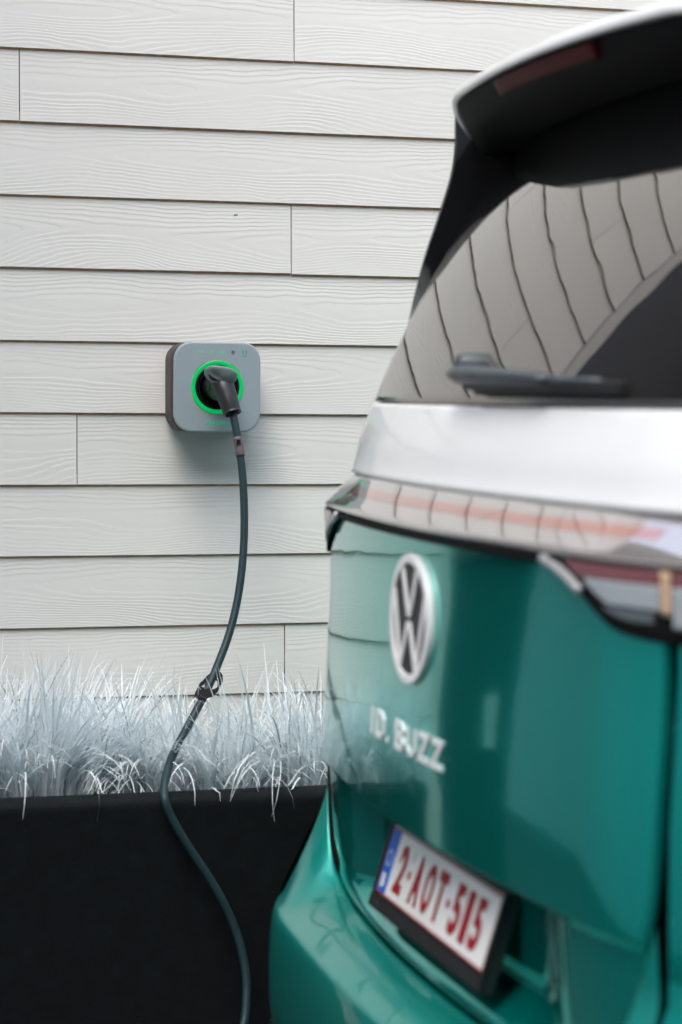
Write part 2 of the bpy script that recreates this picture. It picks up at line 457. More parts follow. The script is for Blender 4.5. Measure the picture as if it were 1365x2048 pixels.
# silver grass: one plant per tuft, every blade a curved tapering strip
def tuft(cx, cy, n, hgt, spread, lean, seed, label, wid=.0028, flop=.0):
    rg = random.Random(seed); vs = []; fs = []; tone = []
    CL = 18; cl = None
    for b in range(n):
        if b % CL == 0:      # blades spring from small clumps that share a sweep
            ca = rg.uniform(0, 2*math.pi); cr = abs(rg.gauss(0, .050))
            cl = (cx + cr*math.cos(ca)*1.5, cy + cr*math.sin(ca)*.8, ca + rg.gauss(0, .7), abs(rg.gauss(0, 1))*spread*.34 + .04, rg.uniform(.72, 1.1))
        bx, by = cl[0] + rg.gauss(0, .010), max(cl[1] + rg.gauss(0, .008), PYF + .066)
        th = max(.02, cl[3] + rg.gauss(0, .13))             # lean of the blade tip from upright
        if rg.random() < flop: th += rg.uniform(.4, 1.0)
        L = hgt*cl[4]*rg.uniform(.6, 1.15)
        az = cl[2] + rg.gauss(0, .38); out = Vector((math.cos(az) + lean, math.sin(az)*.75 - .18, 0))
        if out.length < .05: out = Vector((1, 0, 0))
        out.normalize(); side = Vector((-out.y, out.x, 0)); curl = rg.gauss(0, .16)
        w = wid*rg.uniform(.55, 1.25); t0 = rg.uniform(0, .3) if rg.random() < .13 else min(1, max(.3, rg.gauss(.85, .2)))
        K = 9; base = len(vs); p = Vector((bx, by, .528)); roll = rg.uniform(0, math.pi)
        bend = th*rg.uniform(1.0, 2.3); st0 = th*.25
        for k in range(K+1):
            t = k/K; ang = st0 + bend*t**1.5
            d = out*math.sin(ang) + Vector((0, 0, math.cos(ang))) + side*(curl*t)
            if k: p = p + d.normalized()*(L/K)
            if p.y > -.014: p.y = -.014
            if PYF - .003 < p.y < PYF + .07 and p.z < PZ + .003: p.z = PZ + .003
            if p.y >= PYF + .07: p.z = max(p.z, .54)
            ww = w*(1 - t**2.6)*.9 + .00025
            tw = side*math.cos(roll + t) + Vector((.8, -.2, 0))*.6; tw.normalize()
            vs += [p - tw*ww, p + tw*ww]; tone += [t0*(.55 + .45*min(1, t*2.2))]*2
            if k:
                q = base + 2*k; fs.append((q-2, q-1, q+1, q))
    me = bpy.data.meshes.new('grass_tuft'); me.from_pydata([v - Vector((cx, cy, .53)) for v in vs], [], fs)
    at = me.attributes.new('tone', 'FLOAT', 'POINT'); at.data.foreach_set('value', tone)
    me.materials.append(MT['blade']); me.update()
    o = link('grass_tuft', me, None, (cx, cy, .53)); tag(o, label, 'grass plant', 'silver grasses in the planter', 'thing'); return o
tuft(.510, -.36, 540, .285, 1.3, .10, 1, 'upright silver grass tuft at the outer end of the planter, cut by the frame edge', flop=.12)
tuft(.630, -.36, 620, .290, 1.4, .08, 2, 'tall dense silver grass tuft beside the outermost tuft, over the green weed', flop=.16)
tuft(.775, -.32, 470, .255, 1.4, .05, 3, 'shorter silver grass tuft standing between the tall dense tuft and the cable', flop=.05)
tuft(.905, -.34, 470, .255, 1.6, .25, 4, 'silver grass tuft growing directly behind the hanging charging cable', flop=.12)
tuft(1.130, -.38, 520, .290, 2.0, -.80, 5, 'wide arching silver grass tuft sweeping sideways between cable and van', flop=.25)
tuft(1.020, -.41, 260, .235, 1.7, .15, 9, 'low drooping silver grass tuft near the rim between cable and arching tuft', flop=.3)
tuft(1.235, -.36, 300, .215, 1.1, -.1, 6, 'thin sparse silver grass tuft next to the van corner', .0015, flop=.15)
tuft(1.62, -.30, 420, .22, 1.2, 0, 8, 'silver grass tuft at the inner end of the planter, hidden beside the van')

# small weed at the rim
w0 = pix(190, 1592, -.50); wz = Vector((w0.x, -.500, .572))
bm = bmesh.new()
for k in range(7):
    a = k*2.4; zz = wz.z + .004*k; r = .009 + .002*(k % 3)
    c = wz + Vector((0, 0, .004*k)); d = Vector((math.cos(a), math.sin(a)*.8, .5)).normalized(); s = d.cross(Vector((0, 0, 1))).normalized()
    q = [bm.verts.new(c), bm.verts.new(c + d*r*.6 + s*r*.35), bm.verts.new(c + d*r*1.2), bm.verts.new(c + d*r*.6 - s*r*.35)]
    bm.faces.new(q)
tube(bm, [wz + Vector((0, 0, -.03)), wz, wz + Vector((0, 0, .026))], .0012, 6)
o = finish('small_weed', bm, MT['weed'], None, recalc=False); tag(o, 'tiny green leafy weed at the planter rim under the grass', 'weed')

# ------------------------------------------------------------------ wall charger
CX, CZ, CW, CH, CD = 1.0338, 1.4086, .197, .199, .100
ch = empty('wall_charger', (CX, 0, CZ)); tag(ch, 'square grey wall charger with a glowing green ring on the siding', 'charger')
def rsq(w, h, r, y, n=10, off=(0, 0)):
    out = []
    for sx, sz, a0 in ((1, 1, 0), (-1, 1, 90), (-1, -1, 180), (1, -1, 270)):
        for k in range(n+1):
            a = R_(a0 + 90*k/n)
            out.append(Vector((CX + off[0] + sx*(w/2 - r) + r*math.cos(a), y, CZ + off[1] + sz*(h/2 - r) + r*math.sin(a))))
    return out
bm = bmesh.new(); rows = []
for y, g in ((.004, -.001), (-.012, -.0005), (-.05, -.0005), (-CD + .010, -.0005), (-CD + .0085, -.004)):
    rows.append(rsq(CW + 2*g, CH + 2*g, .040, y))
vv = grid(bm, rows, closed=True); finish('hull', bm, MT['hull'], ch, smooth=True)
bm = bmesh.new(); NP = 44; rows = []
for y, g in ((-CD + .0075, -.004), (-CD + .006, -.0005), (-CD + .0025, 0), (-CD + .0007, -.0012), (-CD, -.0035)):
    rows.append(rsq(CW + 2*g, CH + 2*g, .040, y))
# close the front down to the round socket
outer = rows[-1]
for rr, y in ((.0635, -CD), (.0605, -CD), (.0595, -CD + .002)):
    rows.append([Vector((CX + rr*math.cos(math.atan2(p.z-CZ, p.x-CX)), y, CZ + rr*math.sin(math.atan2(p.z-CZ, p.x-CX)))) for p in outer])
grid(bm, rows, closed=True); cover = finish('front_cover', bm, MT['cover'], ch)
for p in cover.data.polygons: p.use_smooth = p.center.y < -10
bm = bmesh.new(); lathe(bm, [(.0592, .002), (.0592, -.0012), (.0575, -.002), (.0515, -.002), (.0500, -.0005), (.0500, .004)], (CX, -CD, CZ), (0, 1, 0), 72)
finish('light_ring', bm, MT['glow'], ch, smooth=True)
bm = bmesh.new(); lathe(bm, [(.0499, -.0015), (.0475, -.0030), (.0450, -.001), (.0445, .006), (.0420, .006), (.0415, .002), (.0395, .001), (.0385, .010), (.0375, .034), (.002, .034)], (CX, -CD, CZ), (0, 1, 0), 64)
so = finish('socket', bm, MT['socket'], ch, smooth=True)
# status icons and marks
def ring_icon(px, r, mat, name='status_icon', inner=None):
    bm = bmesh.new(); x = px
    lathe(bm, [(r, 0), (r, -.0006), (r*.78, -.0006), (r*.78, 0)], (x, -CD - .0001, CZ + .0775), (0, 1, 0), 24)
    if inner == 'dot':
        lathe(bm, [(r*.38, 0), (r*.38, -.0006), (r*.05, -.0006)], (x, -CD - .0001, CZ + .0775), (0, 1, 0), 12)
    elif inner == 'bar':
        box(bm, (x - r*.15, -CD - .0007, CZ + .0775 - r*.5), (x + r*.15, -CD - .0001, CZ + .0775 + r*.5))
    elif inner == 'cross':
        box(bm, (x - r*.5, -CD - .0007, CZ + .0775 - r*.12), (x + r*.5, -CD - .0001, CZ + .0775 + r*.12))
        box(bm, (x - r*.12, -CD - .0007, CZ + .0775 + r*.14), (x + r*.12, -CD - .0001, CZ + .0775 + r*.5))
    elif inner == 'arc':
        box(bm, (x - r*.45, -CD - .0007, CZ + .0775 + r*.1), (x + r*.45, -CD - .0001, CZ + .0775 + r*.32))
        box(bm, (x - r*.2, -CD - .0007, CZ + .0775 - r*.35), (x + r*.2, -CD - .0001, CZ + .0775 - r*.12))
    finish(name, bm, mat, ch)
ring_icon(.9978, .0036, MT['led'], inner='bar'); ring_icon(1.0215, .0036, MT['led'], inner='cross')
ring_icon(1.0453, .0036, MT['led'], inner='arc'); ring_icon(1.0691, .0036, MT['icon_dark'], inner='bar')
bm = bmesh.new()
for rr in (.0058, .0038):
    pts = [(1.0953 + rr*.9*math.cos(R_(a)), CZ + .0775 + rr*math.sin(R_(a))) for a in range(-60, 61, 20)]
    stroke(bm, pts, .0009, lambda u, v, d: Vector((u, -CD - .0001 - d, v)), 0, .0005)
box(bm, (1.0905, -CD - .0006, CZ + .0720), (1.0925, -CD - .0001, CZ + .0840))
box(bm, (1.0912, -CD - .0006, CZ + .0680), (1.0995, -CD - .0001, CZ + .0692))
finish('card_reader_mark', bm, MT['led_dim'], ch)
tb, tw, th = text_mesh('AUTEL', .0145, .0003, .0002, 1.18)
for v in tb.verts: v.co = Vector((CX + v.co.x, -CD - .0004 - v.co.z*1.0, CZ - .0795 + v.co.y*.86))
finish('lettering', tb, plain('green_lettering', (.0, .30, .13), .5, emit=(.0, .55, .2), estr=.18), ch, recalc=False)

# ------------------------------------------------------------------ charging cable with its plug
e_top = pix(465, 826, -.205)
cb = empty('charging_cable', (e_top.x, e_top.y, e_top.z)); tag(cb, 'dark grey charging cable plugged into the charger and hanging over the planter', 'cable')
bm = bmesh.new()
path = catmull([(CX, -.062, CZ), (CX, -.110, CZ), (CX + .0005, -.140, CZ - .001), tuple(pix(444, 768, -.172)), tuple(pix(456, 797, -.192)), tuple(pix(465, 826, -.205))], 6)
nn = len(path); rad = []
for i in range(nn):
    t = i/(nn-1); r = .0300*(1-t) + .0205*t
    if t < .35: r = .0315
    elif t < .55: r = .0315 + (.0255-.0315)*(t-.35)/.2
    else: r = .0255 + (.0198-.0255)*(t-.55)/.45
    rad.append((r, r*.98))
tube(bm, path, rad, 28, caps=False)
plug = finish('plug', bm, MT['plug'], cb, smooth=True)
# hollow end of the grip
ax = (path[-1] - path[-3]).normalized()
bm = bmesh.new(); lathe(bm, [(.0198, -.003), (.0207, -.001), (.0207, .0015), (.0195, .0025), (.0172, .0015), (.0165, -.010), (.0085, -.012)], path[-1], ax, 32)
finish('grip_collar', bm, MT['plug'], plug, smooth=True)
# broad oval thumb pad
pc = pix(443, 751, -.196); bm = bmesh.new()
N1, N2 = 14, 36; rows = []
ux = Vector((.985, 0, -.12)).normalized(); uy = Vector((0.06, -.40, .92)).normalized(); un = ux.cross(uy).normalized()
if un.y > 0: un = -un
for i in range(N1+1):
    th_ = -math.pi/2 + math.pi*i/N1; row = []
    for j in range(N2):
        ph = 2*math.pi*j/N2; c, s = math.cos(ph), math.sin(ph)
        e = .72; sg = lambda a: math.copysign(abs(a)**e, a)
        ct = max(0, math.cos(th_))**.38; p = pc + ux*(.0365*ct*sg(c)) + uy*(.0195*ct*sg(s)*(1 - .12*math.cos(2*ph))) + un*(.0050*math.sin(th_) - .007*(ct*c)**2 + .003*c)
        row.append(p)
    rows.append(row)
grid(bm, rows, closed=True); bmesh.ops.remove_doubles(bm, verts=bm.verts[:], dist=1e-5)
finish('thumb_pad', bm, MT['pad'], plug, smooth=True)
bm = bmesh.new()
tube(bm, [pc - un*.002, pc - un*.020 + Vector((0, .012, -.012))], [(.028, .013), (.024, .016)], 24)
finish('pad_neck', bm, MT['plug'], plug, smooth=True)
bm = bmesh.new(); pb = pix(473, 430, -.2155); box(bm, pb - Vector((.003, .002, .0012)), pb + Vector((.003, .012, .0012)))
finish('latch_pin', bm, MT['icon_dark'], plug)
cpts = [(465, 822, -.203), (471, 850, -.212), (478, 890, -.222), (486, 955, -.236), (489, 1030, -.252), (488, 1090, -.266), (483, 1150, -.281), (473, 1212, -.298), (458, 1270, -.318), (439, 1322, -.340), (419, 1370, -.366), (396, 1416, -.395), (367, 1470, -.433), (344, 1515, -.474), (333, 1552, -.518), (329, 1580, -.548), (331, 1602, -.566), (342, 1632, -.569), (362, 1668, -.571), (390, 1712, -.574), (420, 1757, -.578), (447, 1804, -.582), (470, 1856, -.588), (485, 1906, -.597), (493, 1956, -.610), (493, 2002, -.626), (488, 2048, -.645)]
P3 = [pix(*c) for c in cpts]
last = P3[-1]
P3 += [Vector((last.x - .03, last.y - .04, .07)), Vector((last.x - .06, last.y - .12, .014)), Vector((.52, -1.1, .010)), Vector((.42, -1.8, .010)), Vector((.50, -2.6, .010)), Vector((.95, -3.05, .010)), Vector((1.5, -3.12, .012)), Vector((1.78, -3.05, .10)), Vector((1.82, -2.97, .55)), Vector((1.82, -2.92, .92)), Vector((1.82, -2.80, 1.02))]
bm = bmesh.new(); cpath = catmull(P3, 6); tube(bm, cpath, .0087, 14)
finish('cable', bm, MT['cable'], cb, smooth=True)
seg = cpath[9:15]
bm = bmesh.new(); sl = catmull([pix(475, 874, -.2185), pix(478.5, 893, -.2228), pix(481.5, 913, -.2275)], 4)
tube(bm, sl, .0098, 16); sleeve = finish('cable_label', bm, MT['sleeve'], cb, smooth=True)
bm = bmesh.new(); mk = pix(477.5, 884, -.2325)
for dx, dz, w, h in ((0, .0045, .009, .0016), (0, -.0040, .009, .0016), (-.003, 0, .0018, .007), (.003, 0, .0018, .007), (0, 0, .003, .0022)):
    box(bm, mk + Vector((dx - w/2, -.0012, dz - h/2)), mk + Vector((dx + w/2, .003, dz + h/2)))
finish('printed_mark', bm, MT['ink'], sleeve)
# hook-and-loop strap with its loose loop
sp = [pix(441, 1360, -.372), pix(439, 1374, -.384), pix(428, 1385, -.390), pix(412, 1388, -.390), pix(397, 1384, -.378), pix(398, 1374, -.352), pix(412, 1360, -.342), pix(428, 1352, -.346), pix(438, 1353, -.360), pix(441, 1360, -.372)]
bm = bmesh.new(); q = catmull(sp, 6); rows = []
for i, p in enumerate(q):
    t = (q[min(i+1, len(q)-1)] - q[max(i-1, 0)]).normalized()
    ax2 = (pix(405, 1400, -.385) - pix(440, 1330, -.340)).normalized()
    w = .0125 + .002*math.sin(i*.35)
    n_ = t.cross(ax2).normalized()*.0016
    a = ax2*w
    rows.append([p - a + n_, p + a + n_, p + a - n_, p - a - n_])
grid(bm, rows, closed=True)
st = finish('cable_strap', bm, MT['strap'], None, smooth=False); tag(st, 'black fabric strap looped round the cable above the grass', 'strap')

# ------------------------------------------------------------------ the van
YC = -1.7907
van = empty('van', (1.0, YC, 0)); tag(van, 'teal green van with white upper body, parked tail-on beside the wall', 'van')
def lerp_tab(tab, z):
    if z <= tab[0][0]: return tab[0][1]
    for (a, va), (b, vb) in zip(tab, tab[1:]):
        if z <= b:
            t = (z-a)/(b-a); return va + (vb-va)*t
    return tab[-1][1]
def smooth_tab(tab, z):
    """Catmull-Rom through the table"""
    if z <= tab[0][0]: return tab[0][1]
    if z >= tab[-1][0]: return tab[-1][1]
    for i in range(len(tab)-1):
        a, b = tab[i], tab[i+1]
        if z <= b[0]:
            m0 = (b[1]-tab[i-1][1])/(b[0]-tab[i-1][0]) if i else (b[1]-a[1])/(b[0]-a[0])
            m1 = (tab[i+2][1]-a[1])/(tab[i+2][0]-a[0]) if i+2 < len(tab) else (b[1]-a[1])/(b[0]-a[0])
            h = b[0]-a[0]; t = (z-a[0])/h
            return (2*t**3-3*t*t+1)*a[1] + (t**3-2*t*t+t)*h*m0 + (-2*t**3+3*t*t)*b[1] + (t**3-t*t)*h*m1
def plan(s):
    s = abs(s); return .11*s*s + max(0, s-.6)**2
def sstep(a, b, x):
    t = min(1, max(0, (x-a)/(b-a))); return t*t*(3-2*t)
TG = [(.50, .995), (.53, .990), (.56, .975), (.60, .967), (.68, .961), (.76, .957), (.89, .9575), (1.07, .9665), (1.20, .968), (1.30, .972)]
def XT(s, z):
    """tailgate skin with the number-plate channel"""
    d = (.010 + .064*sstep(.56, .33, abs(s)))*sstep(.7535, .738, z)*sstep(.530, .585, z)
    return smooth_tab(TG, z) + plan(s) + d - .30*s*s*max(0, z-.98)**2
UP = [(1.19, .967), (1.25, .985), (1.258, 1.000), (1.32, 1.018), (1.385, 1.043), (1.46, 1.075), (1.53, 1.107), (1.60, 1.142), (1.67, 1.181), (1.75, 1.232), (1.83, 1.286), (1.90, 1.337)]
def XU(s, z): return smooth_tab(UP, z) + plan(s)
def S(s, x, z): return Vector((x, YC + s, z))
def skin(name, fx, zs, smin, smax, ns, mat, parent, solid=.012, dx=0):
    bm = bmesh.new(); rows = []
    for z in zs:
        a = smin(z) if callable(smin) else smin; b = smax(z) if callable(smax) else smax
        rows.append([S(a + (b-a)*i/ns, fx(a + (b-a)*i/ns, z) + dx, z) for i in range(ns+1)])
    # build so that normals point to -X
    vv = [[bm.verts.new(p) for p in r] for r in rows]
    for i in range(len(vv)-1):
        for j in range(ns): bm.faces.new((vv[i][j], vv[i+1][j], vv[i+1][j+1], vv[i][j+1]))
    if bm.faces:
        bm.normal_update()
        fl = sum(f.normal.x for f in bm.faces)
        if fl > 0: bmesh.ops.reverse_faces(bm, faces=bm.faces[:])
    return finish(name, bm, mat, parent, smooth=True, solid=solid, recalc=False)
def lin(a, b, n): return [a + (b-a)*i/n for i in range(n+1)]
SM = [(.53, .52), (.545, .572), (.58, .622), (.62, .660), (.67, .690), (.72, .712), (.78, .730), (.85, .738), (.95, .740), (1.3, .740)]
tg = skin('tailgate', XT, lin(.53, .733, 44) + lin(.7345, .757, 16) + lin(.760, 1.204, 64), lambda z: -smooth_tab(SM, z), lambda z: smooth_tab(SM, z), 120, MT['green'], van, .015)
# white band of the tailgate and the rear window
zs = lin(1.2605, 1.3815, 18)
band = skin('white_tailgate_band', XU, zs, -.742, .742, 80, MT['white'], van, .012)
SG = [(1.38, .690), (1.46, .655), (1.527, .630), (1.646, .604), (1.75, .580), (1.83, .562), (1.90, .55)]
skin('rear_window', XU, lin(1.3855, 1.875, 60), lambda z: -smooth_tab(SG, z), lambda z: smooth_tab(SG, z), 90, MT['glass'], van, .006)
bm = bmesh.new(); rows = [[S(s, XU(s, z) + .010, z) for s in lin(-.742, .742, 40)] for z in (1.374, 1.384, 1.394)]
grid(bm, rows); finish('window_seal', bm, MT['gloss'], van, smooth=True)
# window side trim below the winglet
# light strip across the whole tail
LS = [(1.193, .972), (1.198, .9600), (1.203, .9550), (1.208, .9560), (1.2585, .9990)]
def XL_(s, z): return smooth_tab(LS, z) + plan(s) + 1.2*max(0, abs(s)-.48)*max(0, z-1.205)
strip = skin('light_strip', XL_, lin(1.1965, 1.258, 20), -.86, .86, 100, MT['lens'], van, .010)
bm = bmesh.new(); rows = [[S(s, XL_(s, z) - .0006, z) for s in lin(-.70, .70, 60)] for z in lin(1.2300, 1.2430, 4)]
grid(bm, rows); finish('red_light_bar', bm, MT['lens_bar'], strip, smooth=True)
bm = bmesh.new(); rows = [[S(s, XL_(s, 1.2) + .002 + d, z) for s in lin(-.52, .52, 60)] for z, d in ((1.184, .006), (1.1880, -.003), (1.1930, -.006), (1.1968, -.0025))]
grid(bm, rows); finish('strip_seal', bm, MT['matt'], strip, smooth=True)
bm = bmesh.new(); rows = [[S(s, XL_(s, 1.2585) + d, z) for s in lin(-.75, .75, 60)] for z, d in ((1.2565, .001), (1.2592, .0015), (1.262, .008))]
grid(bm, rows); finish('band_gap', bm, MT['gloss'], strip, smooth=True)
# tail lamps at both ends
LB = [(.478, 1.1962), (.553, 1.171), (.616, 1.139), (.657, 1.121), (.709, 1.1135), (.756, 1.112), (.82, 1.113), (.88, 1.122)]
def lamp_skin(name, mat, par, sg, s0, s1, zt, zb, dx, n=30, m=10):
    bm = bmesh.new(); rows = []
    for s in lin(s0, s1, n):
        a = zb(s); b = zt(s); rows.append([S(sg*s, XT(s, a + (b-a)*k/m) + dx, a + (b-a)*k/m) for k in range(m+1)])
    grid(bm, rows); bm.normal_update()
    if sum(f.normal.x for f in bm.faces) > 0: bmesh.ops.reverse_faces(bm, faces=bm.faces[:])
    return finish(name, bm, mat, par, smooth=True, solid=.006, recalc=False)
lowb = lambda s: smooth_tab(LB, s)
for sg in (1, -1):
    lp = lamp_skin('tail_lamp', MT['matt'], van, sg, .478, .90, lambda s: 1.1968, lowb, -.006)
    lamp_skin('grey_reflector', MT['lens_clear'], lp, sg, .600, .738, lambda s: 1.1782, lambda s: max(lowb(s) + .026, 1.1490), -.0090)
    lamp_skin('red_lens', MT['lens_red'], lp, sg, .550, .738, lambda s: 1.1955, lambda s: max(lowb(s) + .022, 1.1785), -.0090)
    lamp_skin('grey_reflector', MT['lens_dark'], lp, sg, .640, .728, lambda s: 1.1465, lambda s: max(lowb(s) + .018, 1.1330), -.0085)
    lamp_skin('red_lens', MT['lens_red'], lp, sg, .757, .87, lambda s: 1.1955, lambda s: 1.1785, -.009)
    lamp_skin('amber_lens', MT['amber'], lp, sg, .741, .754, lambda s: 1.1955, lambda s: 1.145, -.0090)
    lamp_skin('grey_reflector', MT['lens_clear'], lp, sg, .757, .86, lambda s: 1.1782, lambda s: 1.130, -.009)
    bm = bmesh.new(); pts = [(.487, 1.1945), (.545, 1.1790), (.590, 1.1600)]
    rows = []
    for (s, z) in [(p.x, p.y) for p in catmull([Vector((a, b, 0)) for a, b in pts], 5)]:
        rows.append([S(sg*(s + o1), XT(s, z) - d1, z + o2) for o1, o2, d1 in ((-.004, -.006, .007), (-.003, -.005, .013), (.003, .004, .013), (.004, .005, .007))])
    vv = grid(bm, rows, closed=True); bm.faces.new(vv[0]); bm.faces.new(vv[-1][::-1])
    finish('silver_accent', bm, MT['satin'], lp, smooth=True)

# emblem: ring, V and W on a dark disc
LZ, LR = 1.0665, .0965
def EM(u, v, d):          # u to the viewer's right
    return S(-u, XT(0, LZ + v*.5) + plan(u)*.6 - .004 - d, LZ + v)
bm = bmesh.new(); rows = [[EM(r*math.cos(a), r*math.sin(a), .003) for a in [2*math.pi*k/64 for k in range(64)]] for r in (LR*.97, LR*.6, LR*.3, .001)]
grid(bm, rows, closed=True); em = finish('emblem', bm, MT['black'], van, smooth=True)
bm = bmesh.new(); rows = [[EM(r*math.cos(a), r*math.sin(a), d) for a in [2*math.pi*k/64 for k in range(64)]] for r, d in ((LR*1.0, -.004), (LR*1.0, .0045), (LR*.985, .0055), (LR*.87, .0055), (LR*.855, .0045), (LR*.855, .0))]
grid(bm, rows, closed=True); finish('emblem_ring', bm, MT['emb'], em)
for pts in ([(-.40, .80), (0, -.01), (.40, .80)], [(-.80, .34), (-.385, -.80), (0, -.14), (.385, -.80), (.80, .34)]):
    bm = bmesh.new(); pts = [(a*LR, b*LR) for a, b in pts]
    if len(pts) == 3: pts = [(-.40*LR, .82*LR), (-.055*LR, .10*LR), (.055*LR, .10*LR), (.40*LR, .82*LR)]
    else: pts = [(-.80*LR, .40*LR), (-.40*LR, -.76*LR), (-.055*LR, -.10*LR), (.055*LR, -.10*LR), (.40*LR, -.76*LR), (.80*LR, .40*LR)]
    stroke(bm, pts, .125*LR, EM, .0028, .0048); finish('emblem_letter', bm, MT['emb'], em)

# model lettering under the emblem, each letter a piece
lt = empty('lettering', (0, 0, 0)); lt.parent = van; lt.location = Vector((.96, YC, .888)) - wloc(van)
def letter(strokes, u0, w, h, z0, th):
    bm = bmesh.new()
    for st_ in strokes:
        stroke(bm, [(u0 + a*w, z0 + (b-.5)*h) for a, b in st_], th, lambda u, v, d: S(-u, XT(-u, v) - d, v), 0.0, .0026)
    finish('letter', bm, MT['emb'], lt)
t_ = .0086
GL = {'I': ([[(.3, 0), (.3, 1)]], .42), 'D': ([[(.1, .06), (.1, .94), (.65, .94), (.93, .72), (.93, .28), (.65, .06), (-.02, .06)]], 1), '.': ([[(.5, 0), (.5, .2)]], .3),
      'B': ([[(.1, .5), (.1, .94), (.75, .94), (.88, .74), (.72, .53), (.16, .53)], [(.1, .48), (.1, .06), (.8, .06), (.94, .26), (.78, .46), (.16, .46)]], 1),
      'U': ([[(.1, 1), (.1, .25), (.3, .06), (.7, .06), (.9, .25), (.9, 1)]], 1), 'Z': ([[(.04, .93), (.90, .93), (.10, .07), (.98, .07)]], 1)}
u = -.198
for chx in 'ID. BUZZ':
    if chx == ' ': u += .024; continue
    g, wf = GL[chx]; w = .045*wf
    letter(g, u, w, .040, .888, t_); u += w + .0135

# number plate in its holder
PC = Vector((1.0046, YC, .6546)); PT = .2923
pu = Vector((0, -1, 0)); pv = Vector((math.sin(PT), 0, math.cos(PT))); pn = Vector((-math.cos(PT), 0, math.sin(PT)))
def PL(u, v, d): return PC + pu*u + pv*v + pn*d
def pbox(bm, u0, u1, v0, v1, d0, d1, r=0):
    vs = [bm.verts.new(PL(a, b, c)) for c in (d0, d1) for a, b in ((u0, v0), (u1, v0), (u1, v1), (u0, v1))]
    fs = [bm.faces.new([vs[i] for i in q]) for q in ((0,3,2,1),(4,5,6,7),(0,1,5,4),(1,2,6,5),(2,3,7,6),(3,0,4,7))]
    if r: bmesh.ops.bevel(bm, geom=list({e for f in fs for e in f.edges}), offset=r, segments=2, affect='EDGES')
bm = bmesh.new(); pbox(bm, -.272, .272, -.082, .063, -.022, -.004, .003)
fr = finish('plate_holder', bm, MT['black'], van)
bm = bmesh.new(); pbox(bm, -.2715, .2715, -.0815, -.0580, -.004, .0035, .002); finish('holder_lip', bm, MT['black'], fr)
for a in (-1, 1):
    bm = bmesh.new(); pbox(bm, a*.2665 - .0045, a*.2665 + .0045, -.0575, .0625, -.004, .003, .001); finish('holder_side', bm, MT['black'], fr)
npl = empty('number_plate'); npl.parent = van; npl.location = PC - wloc(van)
bm = bmesh.new(); pbox(bm, -.26, .26, -.055, .055, -.003, 0, .0008); finish('plate_sheet', bm, MT['plate'], npl)
bm = bmesh.new()
for a in ((-.2585, .2585, .0515, .0538), (-.2585, .2585, -.0538, -.0515), (-.2585, -.2562, -.0512, .0512), (.2562, .2585, -.0512, .0512)): pbox(bm, *a, .0002, .0010)
finish('red_border', bm, MT['plate_red'], npl)
bm = bmesh.new(); pbox(bm, -.2555, -.2150, -.0510, .0510, .0002, .0012); bl = finish('blue_band', bm, MT['plate_blue'], npl)
def glyph(ch_, u0, v0, hgt, wid, mat, parent, off, d=.0014, name='character'):
    tb, tw, th = text_mesh(ch_, .1, .0005, off); kx = wid/tw; ky = hgt/th
    for v in tb.verts: v.co = PL(u0 + v.co.x*kx, v0 + v.co.y*ky, d + v.co.z)
    finish(name, tb, mat, parent, recalc=False)
uu = -.185
for chx, wid in (('2', .037), ('-', .010), ('A', .041), ('O', .039), ('T', .038), ('-', .010), ('5', .037), ('1', .024), ('5', .037)):
    if chx == '-':
        bm = bmesh.new(); pbox(bm, uu, uu + .010, -.0075, .0045, .0002, .0016); finish('separator', bm, MT['plate_red'], npl)
        if uu < -.1:
            bm = bmesh.new(); pbox(bm, uu + .0025, uu + .0075, .020, .034, .0002, .0012); finish('seal', bm, MT['satin'], npl)
        uu += .027
    else:
        glyph(chx, uu + wid/2, -.001, .076, wid, MT['plate_red'], npl, .0035); uu += wid + .0155
glyph('B', -.2352, -.032, .022, .016, MT['star'], npl, .003, .0017)
for k in range(12):
    a = 2*math.pi*k/12; bm = bmesh.new(); pbox(bm, -.2352 + .012*math.cos(a) - .0015, -.2352 + .012*math.cos(a) + .0015, .004 + .012*math.sin(a) - .0015, .004 + .012*math.sin(a) + .0015, .0013, .0018); finish('star', bm, MT['star'], bl)

# bumper: ledge from the tailgate seam out to the ridge and down the face
SEAM = [(0, .522), (.2, .522), (.4, .524), (.50, .525), (.565, .538), (.620, .575), (.660, .617), (.692, .667), (.716, .719), (.735, .78)]
RS = [0, .2, .385, .48, .545, .59, .635, .675, .71, .752]
def bplan(s): return .05*s*s + max(0, abs(s)-.55)**2
bm = bmesh.new(); rows = []
seam = catmull([Vector((a, b, 0)) for a, b in SEAM], 12); ridge = catmull([Vector((a, 0, 0)) for a in RS], 12)
def brow(sg, p, r):
    row = []; x0 = smooth_tab(TG, max(p.y, .53)) + plan(p.x) + .002
    x1 = .895 + bplan(r.x); z1 = .497
    fz = sstep(.60, .53, p.y); row.append(S(sg*(p.x + .002), x0 + .03, p.y - .02*fz)); row.append(S(sg*(p.x + .001), x0 + .004, p.y - .004*fz))
    for k in range(0, 15):
        v = k/14; z = p.y + (z1 - p.y)*v; zf = min(p.y, .690); e = max(0, (zf - z)/(zf - z1))**(1 + .2*sstep(.52, .68, p.y))
        s_ = p.x + (r.x-p.x)*v; x = (x0 + plan(s_) - plan(p.x))*(1-e) + x1*e
        # slight crown on the ledge, hollow on the flared corner
        hol = sstep(.52, .68, p.y)
        x += .003*hol*math.sin(math.pi*v); z += (.006*(1-hol))*math.sin(math.pi*v)
        row.append(S(sg*(p.x + (r.x-p.x)*v), x, z))
    for dz, dx in ((.0015, .003), (.0045, .0065), (.010, .010), (.020, .013), (.05, .017), (.10, .019), (.16, .018), (.20, .014), (.22, .006)):
        row.append(S(sg*r.x, x1 - dx, z1 - dz))
    return row
